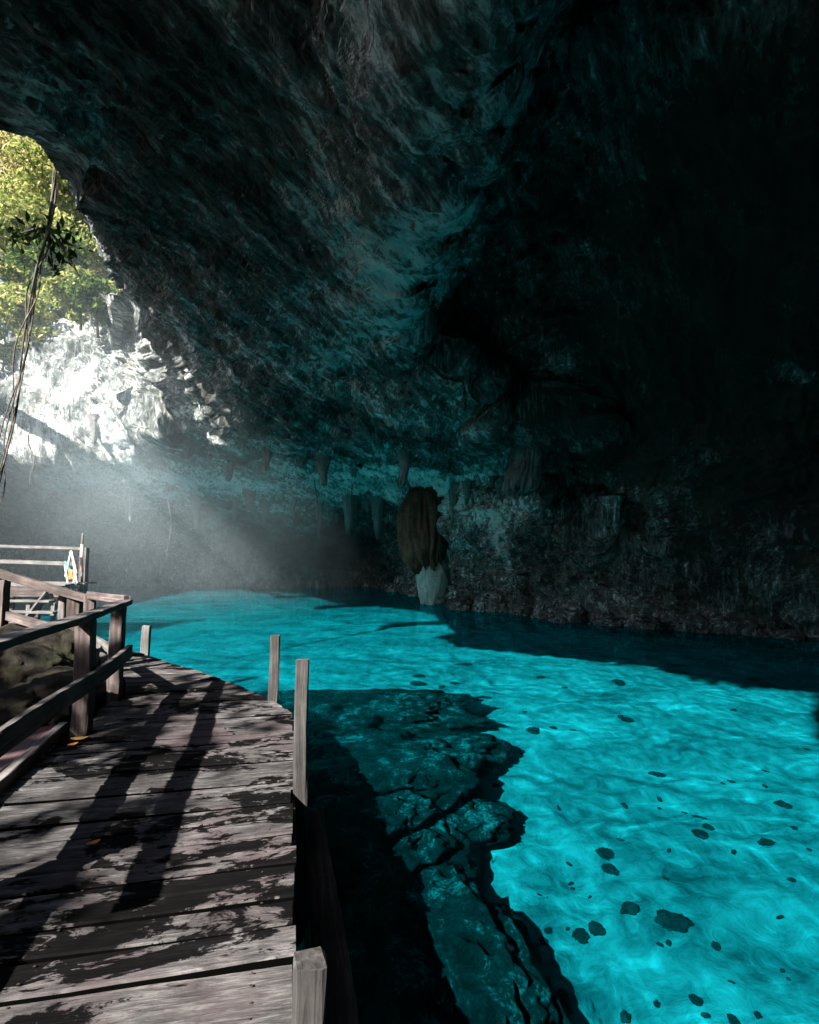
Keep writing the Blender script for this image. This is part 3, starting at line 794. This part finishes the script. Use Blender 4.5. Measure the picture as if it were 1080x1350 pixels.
stones = [(612, 876, 16), (705, 962, 24), (730, 958, 14), (754, 961, 9), (744, 906, 13), (815, 899, 26), (825, 948, 20), (866, 1019, 24), (869, 1052, 9), (868, 1063, 7), (1033, 1060, 22),
          (921, 1097, 20), (932, 1086, 16), (1011, 1105, 18), (1047, 1090, 10), (966, 1121, 12), (1068, 1119, 9), (1047, 1158, 11), (799, 1122, 20), (803, 1142, 21), (831, 1196, 26), (888, 1215, 38),
          (785, 1222, 18), (766, 1232, 18), (723, 1224, 11), (748, 1223, 7), (943, 1245, 14), (882, 1244, 12), (717, 1237, 10), (740, 1322, 34), (825, 1337, 13), (917, 1320, 16), (868, 1322, 9),
          (1000, 1341, 10), (966, 1347, 14), (550, 901, 22), (552, 891, 14), (583, 905, 11), (600, 899, 13), (612, 926, 9), (577, 936, 22), (712, 893, 12), (654, 1034, 8), (623, 1010, 15), (577, 1040, 24), (605, 1099, 22)]
big_lab = {(888, 1215): 'largest long dark stone alone on the lower right pool bed', (740, 1322): 'elongated dark stone near the bottom beside the big streaky rock',
           (831, 1196): 'wide dark stone lying up from the longest one on the pool bed', (705, 962): 'largest of three dark stones in a row in mid pool',
           (921, 1097): 'front one of two touching dark stones right of mid pool', (932, 1086): 'rear one of two touching dark stones right of mid pool',
           (1033, 1060): 'dark stone on the pool bed close to the right edge', (866, 1019): 'thin wide dark stone alone in the mid right of the pool',
           (785, 1222): 'rounded dark stone with a small flat stone at its left', (803, 1142): 'lower of two parallel dark slivers on the pool bed',
           (799, 1122): 'upper of two parallel dark slivers on the pool bed', (815, 899): 'farthest wide dark stone towards the shaded water'}
for k, (u, v, px) in enumerate(stones):
    p = under(u, v, -2.0)
    zb = bedz1(p.x, p.y)
    for _ in range(3):
        p = under(u, v, zb+.03); zb = bedz1(p.x, p.y)
    s = px/2*p.y/F*random.uniform(.5, .78)
    lab = big_lab.get((u, v), 'small dark stone scattered on the bright turquoise pool bed')
    o = boulder('sunken_stone', (p.x, p.y, zb+.01), (s*1.05, s*random.uniform(.6, 1.5), s*random.uniform(.35, .8)), M['stone'], 30+k, lab, 'stone', 'dark stones scattered on the pool bed', random.uniform(0, 3), sub=4, rough=.75, fine=.12)

rs = np.random.default_rng(9); random.seed(9)
k = 0
while k < 36:
    u, v = rs.uniform(560, 1075), rs.uniform(885, 1340)
    if (u-560) < (v-1050)*.75 or v < 880+(u-560)*.12: continue
    p = under(u, v, -1.6)
    for _ in range(3): p = under(u, v, bedz1(p.x, p.y)+.03)
    s = rs.uniform(1.6, 4)*p.y/F
    boulder('sunken_pebble', (p.x, p.y, bedz1(p.x, p.y)+.01), (s*rs.uniform(.8, 1.9), s*.7, s*.45), M['stone'], 90+k, 'tiny dark pebble speckling the turquoise pool bed', 'pebble', 'tiny pebbles on the pool bed', rs.uniform(0, 3), sub=2, rough=.7)
    k += 1
# ------------------------------------------------------------------ dripstone
def ribbed(name, base, top, prof, mat, parent, ribs, amp, seed, flat=1.0, sides=96):
    # prof: list of (t, radius, dx); t runs from top 0 to bottom 1
    V = []; H = top.z-base.z; rows = 90
    ts = [p[0] for p in prof]
    for i in range(rows+1):
        t = i/rows
        r_ = np.interp(t, ts, [p[1] for p in prof]); dx = np.interp(t, ts, [p[2] for p in prof])
        c = top.lerp(base, t)
        for k in range(sides):
            an = 2*math.pi*k/sides
            V.append((c.x+dx+r_*math.cos(an), c.y+flat*r_*math.sin(an), c.z))
    P = np.array(V); an = np.tile(np.arange(sides)/sides*2*np.pi, rows+1); tv = np.repeat(np.arange(rows+1)/rows, sides)
    q_ = np.stack([np.cos(an)*ribs, np.sin(an)*ribs, tv*1.5+seed], -1)
    d = fbm(q_, 3, ridge=True)*amp*np.clip(tv*3, .3, 1) + .35*amp*fbm(P*3+seed, 3)
    c0 = np.repeat(np.array([[*(top.lerp(base, i/rows))] for i in range(rows+1)]), sides, axis=0)
    dirn = np.stack([np.cos(an), np.sin(an), 0*an], -1)
    P = P + dirn*d[:, None]
    drop = np.clip((tv-.55)/.45, 0, 1)*(fbm(np.stack([np.cos(an)*ribs*1.2, np.sin(an)*ribs*1.2, 0*an+seed*3.1], -1), 3))*H*.22
    P[:, 2] += drop
    off = np.array(parent.location)
    Fs = [tuple(f) for f in grid_faces(rows+1, sides, closed=True)]
    Fs.append(tuple(range(sides))); Fs.append(tuple((rows+1)*sides-1-k for k in range(sides)))
    return mesh_obj(name, P-off, Fs, mat, parent)
yh = 22.6
hr = empty('hanging_dripstone', at(560, 650, yh), 'dark rusty ribbed dripstone hanging over the water with a pale stump below', 'dripstone')
px_ = yh/F
ribbed('drapery', at(557, 752, yh), at(559, 640, yh+.25), [(0, 13*px_, .1), (.1, 22*px_, 0), (.35, 30*px_, 0), (.65, 29*px_, 0), (.85, 23*px_, .0), (.97, 15*px_, .12), (1, 6*px_, .15)], M['hang'], hr, 6, .2, 3)
ribbed('pale_stump', at(571, 797, yh+.1), at(571, 735, yh+.1), [(0, 14*px_, 0), (.4, 20*px_, 0), (.75, 17*px_, 0), (1, 13*px_, 0)], M['pale'], hr, 2.5, .1, 8)
ribbed('side_fringe', at(590, 797, yh+.3), at(588, 690, yh+.3), [(0, 7*px_, -.1), (.6, 12*px_, 0), (1, 15*px_, .1)], M['cave'], hr, 3.5, .14, 12)
yc = 15.7; pxc = yc/F
col = empty('dripstone_column', at(692, 645, yc), 'grey ribbed dripstone column standing in the slit of the right wall', 'dripstone')
ribbed('column_shaft', at(690, 648, yc), at(696, 572, yc), [(0, 26*pxc, .05), (.12, 18*pxc, 0), (.5, 17*pxc, 0), (.8, 20*pxc, -.05), (.95, 19*pxc, -.1), (1, 6*pxc, -.1)], M['column'], col, 4, .13, 5)
yc2 = 15.9
col2 = empty('dripstone_column', at(805, 690, yc2), 'thinner dark dripstone column lower right in the slit of the wall', 'dripstone')
ribbed('column_shaft', at(806, 694, yc2), at(806, 655, yc2), [(0, .36, 0), (.4, .2, 0), (.85, .22, 0), (1, .08, 0)], M['cave'], col2, 3, .08, 7)

def shell_pt(u, v):
    d = ray(u, v); th_ = math.degrees(math.atan2(d.x, d.y)); ph_ = math.degrees(math.atan2(d.z, math.hypot(d.x, d.y)))
    r_i = int(np.argmin(np.abs(PH-ph_))); c_i = int(np.argmin(np.abs(TH-th_)))
    return Vector(P1[r_i*NC+c_i])
def stalactite(u, v, length, r_, seed, label, group):
    top = shell_pt(u, v)+Vector((0, -.1, .35))
    e_ = empty('stalactite', top, label, 'stalactite', group)
    ribbed('stalactite_body', top-Vector((random.uniform(-.1, .1), 0, length+.35)), top, [(0, r_*1.5, 0), (.25, r_, 0), (.6, r_*.6, random.uniform(-.05, .05)), (.9, r_*.25, 0), (1, r_*.05, 0)], M['column'], e_, 2.5, r_*.35, seed, sides=28)
    return e_
random.seed(21)
for k, (u, v) in enumerate(((60, 640), (120, 634), (172, 642), (182, 636), (236, 641), (262, 634), (318, 640), (331, 632), (346, 641), (392, 634), (428, 641), (452, 636), (484, 640), (503, 634), (618, 642), (640, 648))):
    stalactite(u, v, random.uniform(.5, 1.9), random.uniform(.12, .3), 40+k, 'small grey stalactite in the row along the low brow over the far water', 'stalactites along the low brow')
for k, (u, v) in enumerate(((150, 560), (300, 580), (360, 560), (430, 572), (470, 580), (540, 568))):
    stalactite(u, v, random.uniform(.5, 1.3), random.uniform(.12, .28), 70+k, 'small stalactite hanging from the sloping roof above the low brow', 'stalactites on the sloping roof')
random.seed(5)
for k, (u, v) in enumerate(((612, 797), (640, 800), (668, 803), (705, 806), (742, 811), (778, 814), (826, 818), (872, 822), (915, 825), (962, 827), (1010, 830), (1052, 833))):
    p = shell_pt(u, v-2); sz = random.uniform(.25, .5)
    boulder('wall_boulder', (p.x*.985, p.y*.985, random.uniform(-.1, .08)), (sz*1.3, sz, sz*random.uniform(.6, 1.1)), M['cave'], 60+k, 'pale crusted boulder at the waterline along the foot of the right cave wall', 'boulder', 'boulders at the foot of the right wall', random.uniform(0, 3), sub=4, rough=.5, fine=.15)
# ------------------------------------------------------------------ hanging roots
def strand_pts(p0, p1, sag, twist, n=26, ph=0.0, amp=.05):
    out = []
    for i in range(n+1):
        t = i/n
        p = p0.lerp(p1, t) + Vector((sag*math.sin(math.pi*t), 0, 0))
        out.append(p+Vector((amp*math.sin(ph+t*twist), amp*math.cos(ph+t*twist), 0)) + Vector((.03*math.sin(t*9+ph), 0, 0)))
    return out
yr = 9.0
ro = empty('aerial_root', at(72, 250, yr), 'long twisted bundle of aerial roots hanging from the lip of the cave mouth', 'root')
ctrl_u = [(72, 225), (70, 262), (64, 310), (52, 350), (42, 400), (32, 460), (22, 520), (10, 580), (-6, 650), (-20, 720)]
cpts = [at(u, v, yr-.1*i*.5) for i, (u, v) in enumerate(ctrl_u)]
def smooth_line(cp_, n=60):
    t = np.linspace(0, len(cp_)-1, n); A_ = np.array([c[:] for c in cp_])
    out = np.stack([np.interp(t, range(len(cp_)), A_[:, k]) for k in range(3)], -1)
    for _ in range(6): out[1:-1] = (out[:-2]+2*out[1:-1]+out[2:])/4
    return out
cl = smooth_line(cpts)
for s in range(5):
    ph = s*1.26; pts = []
    for i, p in enumerate(cl):
        a = .012+.05*min(1, i/25)*(1+.6*math.sin(s*2.1+i*.11))
        pts.append(Vector(p)+Vector((a*math.sin(ph+i*(.16+.03*s)+.9*math.sin(i*.17+s)), a*math.cos(ph+i*(.16+.03*s)), 0)))
    V, Fc = tube_arrays(pts, [.014-.006*i/60+(.004 if s == 0 else 0) for i in range(60)], 6)
    m_ = MB(); m_.add(V, Fc); m_.build('root_strand', M['root'], ro)
for (u, v0, v1, y, lab) in ((416, 630, 772, 22, 'thin straight root hanging to the water left of the dark dripstone, longer of two'),
                            (463, 640, 752, 22.5, 'thin root hanging beside the dark dripstone, shorter of two'),
                            (38, 585, 640, 20, 'short thin root hanging from the bright wall at the left edge'),
                            (222, 650, 742, 26, 'faint thin root hanging in the misty recess above the short far post')):
    e_ = empty('aerial_root', at(u, v0, y), lab, 'root')
    pts = strand_pts(at(u, v0-12, y), at(u+random.uniform(-4, 4), v1, y), .1, 9, 30, random.uniform(0, 6), .03)
    V, Fc = tube_arrays(pts, [.03-.016*i/30 for i in range(31)], 6)
    m_ = MB(); m_.add(V, Fc); m_.build('root_strand', M['root'], e_)

# ------------------------------------------------------------------ plants
def leaf_quads(centres, size, aspect=.5, droop=.3):
    n = len(centres); c = np.asarray(centres)
    d = rng.normal(size=(n, 3)); d[:, 2] -= droop; d /= np.linalg.norm(d, axis=1)[:, None]
    a = rng.normal(size=(n, 3)); s = np.cross(d, a); s /= np.linalg.norm(s, axis=1)[:, None]+1e-9
    nn = np.cross(d, s)
    L = size*rng.uniform(.6, 1.3, n)[:, None]
    base = c-d*L*.5; tip = c+d*L*.5; m1 = c+s*L*aspect*.5+nn*L*.1; m2 = c-s*L*aspect*.5+nn*L*.1
    V = np.stack([base, m1, tip, m2], 1).reshape(-1, 3)
    return V, np.arange(4*n).reshape(n, 4)
def tree(base, height, spread, nleaf, lsize, mat, seed, label, lean=(0, 0), trunk_r=.16, crown_lo=.35, group='trees on the rim above the cave mouth', clumps=16):
    global rng
    rng = np.random.default_rng(seed); random.seed(seed)
    base = Vector(base)
    e_ = empty('tree', base, label, 'tree', group)
    top = base+Vector((lean[0], lean[1], height*.8))
    m_ = MB()
    tp = [base-Vector((0, 0, .6))]+[base.lerp(top, t)+Vector((random.uniform(-.15, .15), random.uniform(-.15, .15), 0)) for t in (.15, .35, .55, .75, 1)]
    V, Fc = tube_arrays(tp, [trunk_r*1.3, trunk_r, trunk_r*.8, trunk_r*.6, trunk_r*.4, trunk_r*.15], 8); m_.add(V, Fc)
    cents = []
    for k in range(clumps):
        t = random.uniform(crown_lo, 1.0); s = base.lerp(top, t)
        an = random.uniform(0, 6.28); rr_ = spread*random.uniform(.35, 1.0)*(1.15-.5*abs(t-.55))
        end = s+Vector((math.cos(an)*rr_, math.sin(an)*rr_, random.uniform(-.05, .28)*height*.5))
        mid_ = s.lerp(end, .5)+Vector((0, 0, random.uniform(-.1, .25)))
        V, Fc = tube_arrays([s, mid_, end], [trunk_r*.3, trunk_r*.2, trunk_r*.06], 5); m_.add(V, Fc)
        cents.append((end, spread*random.uniform(.22, .42))); cents.append((mid_, spread*random.uniform(.15, .3)))
    m_.build('trunk', M['bark'], e_)
    pts = []
    per = nleaf//len(cents)
    for c, r_ in cents:
        d = rng.normal(size=(per, 3)); d /= np.linalg.norm(d, axis=1)[:, None]
        rr_ = r_*rng.uniform(.25, 1.0, per)**.6
        pts.append(np.array(c)[None]+d*rr_[:, None]*np.array([1.15, 1.15, .7]))
    V, Fq_ = leaf_quads(np.concatenate(pts), lsize)
    np_mesh('crown', V-np.array(base), Fq_, mat, e_, smooth=False)
    return e_
tr = [(at(-20, 430, 33), 12, 4.2, 5000, .42, 'leaf', 'yellow-green tree at the left edge above the sunlit rock wall'),
      (at(60, 400, 34), 11, 3.8, 5000, .40, 'leaf', 'bright yellow-green tree in the middle of the cave mouth'),
      (at(115, 390, 35), 9, 3.4, 4500, .40, 'leaf', 'yellow-green tree against the slanting lip of the cave mouth'),
      (at(30, 400, 40), 17, 5.5, 5000, .5, 'leaf3', 'tall pale dry-leaved tree standing behind the green trees'),
      (at(-60, 400, 42), 18, 5.5, 5000, .5, 'leaf3', 'pale leafy tree at the far left behind the others'),
      (at(100, 380, 44), 15, 5.0, 5000, .5, 'leaf', 'farthest light green tree deep inside the cave mouth'),
      (at(5, 462, 26.3), 3.6, 1.9, 2600, .34, 'leaf', 'low bright shrub-like tree on top of the rock at the left edge'),
      (at(70, 402, 29.5), 4.2, 2.0, 2400, .36, 'leaf2', 'dark green low tree on the rim above the sunlit wall')]
tr += [(at(108, 404, 22.0), 2.2, 1.2, 2000, .32, 'leaf', 'small yellow-green shrub-like tree right at the apex of the cave mouth'),
       (at(131, 412, 20.4), 1.5, 1.0, 1400, .26, 'leaf2', 'small dark green bush tucked under the lip beside the sunlit wall'),
       (at(45, 430, 28.6), 3.4, 1.9, 2200, .32, 'leaf', 'small bright tree on the rim just left of the apex'),
       (at(95, 372, 44), 13, 5, 5000, .6, 'leaf', 'light green rounded tree directly behind the apex of the cave mouth'),
       (at(20, 380, 50), 24, 9, 6500, .75, 'leaf', 'broad light green tree filling the back of the cave mouth'),
       (at(120, 390, 52), 20, 8, 6000, .75, 'leaf3', 'pale yellowish tree farthest back behind the lip of the mouth'),
       (at(-40, 440, 30), 6, 2.6, 2600, .36, 'leaf2', 'dark green tree cut by the left edge of the picture')]
for k, (b, h_, s_, n__, ls, mt, lab) in enumerate(tr):
    tree(b-Vector((0, 0, .4)), h_, s_, n__, ls, M[mt], 100+k, lab, lean=(random.uniform(-1, 1)*h_/12, 0), trunk_r=.045 if h_ < 4.5 else .15, crown_lo=.05 if h_ < 7 else (.12 if h_ > 19 else .3))
# broad-leaved plant that grows on the roots at the lip
rng = np.random.default_rng(55)
hp = empty('hanging_plant', at(58, 320, yr), 'dark broad-leaved plant growing on the hanging roots in the cave mouth', 'plant')
cs = []
for (u, v, r_, n__) in ((62, 312, .42, 40), (40, 318, .4, 34), (86, 316, .3, 16), (20, 310, .3, 16), (95, 340, .25, 12), (70, 352, .25, 10)):
    c = np.array(at(u, v, yr)); cs.append(c+rng.normal(size=(n__, 3))*r_*.5*np.array([1, .8, .6]))
V, Fq_ = leaf_quads(np.concatenate(cs), .2, .42, .9)
np_mesh('leaves', V-np.array(hp.location), Fq_, M['leafd'], hp, smooth=False)
m_ = MB()
for (u, v) in ((40, 318), (86, 318), (95, 345), (20, 310), (70, 355), (105, 365)):
    V, Fc = tube_arrays([at(63, 300, yr), at((63+u)/2, (296+v)/2, yr), at(u, v, yr)], [.02, .016, .008], 5); m_.add(V, Fc)
m_.build('stems', M['bark'], hp)
# unseen trees added on the bank only to dapple the deck and railing
tree(Vector((-8.9, -3.4, 1.2)), 9.2, 2.4, 3000, .30, M['leaf2'], 141, 'unseen leafy tree added on the bank to shade the railing', trunk_r=.14, crown_lo=.55)
tree(Vector((-9.3, -6.2, 1.8)), 8.2, 2.2, 2200, .30, M['leaf2'], 140, 'unseen sparse leafy tree added behind the boardwalk to dapple its planks', trunk_r=.16, crown_lo=.55)

# fallen leaves on the deck
def fallen(u, v, size, mat, label, rot, curl=.25):
    p = onz(u, v, ZD)
    V, Fc = [], []
    n = 10
    for i in range(n+1):
        t = i/n; wdt = size*.32*math.sin(math.pi*min(1, t*1.02))**.8
        for s in (-1, 0, 1):
            V.append(((t-.5)*size, s*wdt, .012+size*curl*abs(s)*.35+size*curl*(t-.5)**2))
    for i in range(n):
        for s in range(2): Fc.append((i*3+s, (i+1)*3+s, (i+1)*3+s+1, i*3+s+1))
    o = mesh_obj('fallen_leaf', V, Fc, mat, None, loc=(p.x, p.y, ZD+.006)); o.rotation_euler = (0, 0, rot)
    md = o.modifiers.new('s', 'SOLIDIFY'); md.thickness = .002
    tag(o, label, 'leaf', 'fallen leaves on the boardwalk'); return o
fallen(105, 978, .13, M['fallen2'], 'yellow-orange dead leaf at the foot of the railing post', .2)
fallen(96, 985, .08, M['fallen'], 'brown curled leaf beside the yellow one by the railing post', 1.0)
fallen(123, 1118, .06, M['fallen'], 'tiny orange leaf on the near left planks', .7, .5)

# ------------------------------------------------------------------ air
def mist():
    m = bpy.data.materials.new('cave mist'); m.use_nodes = True; t = m.node_tree; t.nodes.clear()
    o = t.nodes.new('ShaderNodeOutputMaterial'); v = t.nodes.new('ShaderNodeVolumePrincipled')
    v.inputs['Color'].default_value = (.78, .93, 1, 1)
    tc = t.nodes.new('ShaderNodeTexCoord'); g = t.nodes.new('ShaderNodeTexGradient'); g.gradient_type = 'QUADRATIC_SPHERE'
    mu = t.nodes.new('ShaderNodeMath'); mu.operation = 'MULTIPLY'; mu.inputs[1].default_value = MIST
    nz = t.nodes.new('ShaderNodeTexNoise'); nz.inputs['Scale'].default_value = 2.6; nz.inputs['Detail'].default_value = 3; t.links.new(tc.outputs['Object'], nz.inputs['Vector'])
    rp = t.nodes.new('ShaderNodeMapRange'); rp.inputs[1].default_value = .25; rp.inputs[2].default_value = .75; t.links.new(nz.outputs['Fac'], rp.inputs[0])
    m3 = t.nodes.new('ShaderNodeMath'); m3.operation = 'MULTIPLY'; t.links.new(rp.outputs[0], m3.inputs[1])
    t.links.new(tc.outputs['Object'], g.inputs[0]); t.links.new(g.outputs['Fac'], m3.inputs[0]); t.links.new(m3.outputs[0], mu.inputs[0]); t.links.new(mu.outputs[0], v.inputs['Density'])
    t.links.new(v.outputs[0], o.inputs['Volume'])
    bm = bmesh.new(); bmesh.ops.create_icosphere(bm, subdivisions=3, radius=1)
    for v_ in bm.verts: v_.co.z = max(v_.co.z, (.06-5.2)/9)     # the mist floats on the water
    me = bpy.data.meshes.new('mist'); bm.to_mesh(me); bm.free(); me.materials.append(m)
    ob = bpy.data.objects.new('mist', me); COL.objects.link(ob)
    ob.location = (-9.5, 21, 5.2); ob.scale = (11, 15, 9); tag(ob, kind='stuff')
MIST = .058
mist()

# ------------------------------------------------------------------ camera and render
cam = bpy.data.cameras.new('camera'); co = bpy.data.objects.new('camera', cam); COL.objects.link(co)
co.location = CAM; co.rotation_euler = (math.pi/2+PITCH, 0, 0)
cam.sensor_fit = 'VERTICAL'; cam.sensor_height = 24; cam.lens = F/1350*24
cam.clip_start = .05; cam.clip_end = 1000
sc.camera = co
sc.render.resolution_x, sc.render.resolution_y = 819, 1024
sc.view_settings.view_transform = 'Standard'; sc.view_settings.look = 'None'
sc.view_settings.exposure = 2.4; sc.view_settings.gamma = 1
sc.render.engine = 'CYCLES'
cy = sc.cycles
cy.use_denoising = True
try: cy.denoiser = 'OPENIMAGEDENOISE'
except Exception: pass
cy.max_bounces = 8; cy.diffuse_bounces = 3; cy.glossy_bounces = 3; cy.volume_step_rate = 4; cy.transparent_max_bounces = 12; cy.volume_bounces = 1
cy.sample_clamp_indirect = 6
for o in sc.objects:
    if o.type == 'MESH' and o.name.split('.')[0] in ('pool_bed', 'sunken_rock', 'sunken_stone', 'sunken_pebble', 'cave_rock', 'bank'): o.cycles.is_caustics_receiver = True
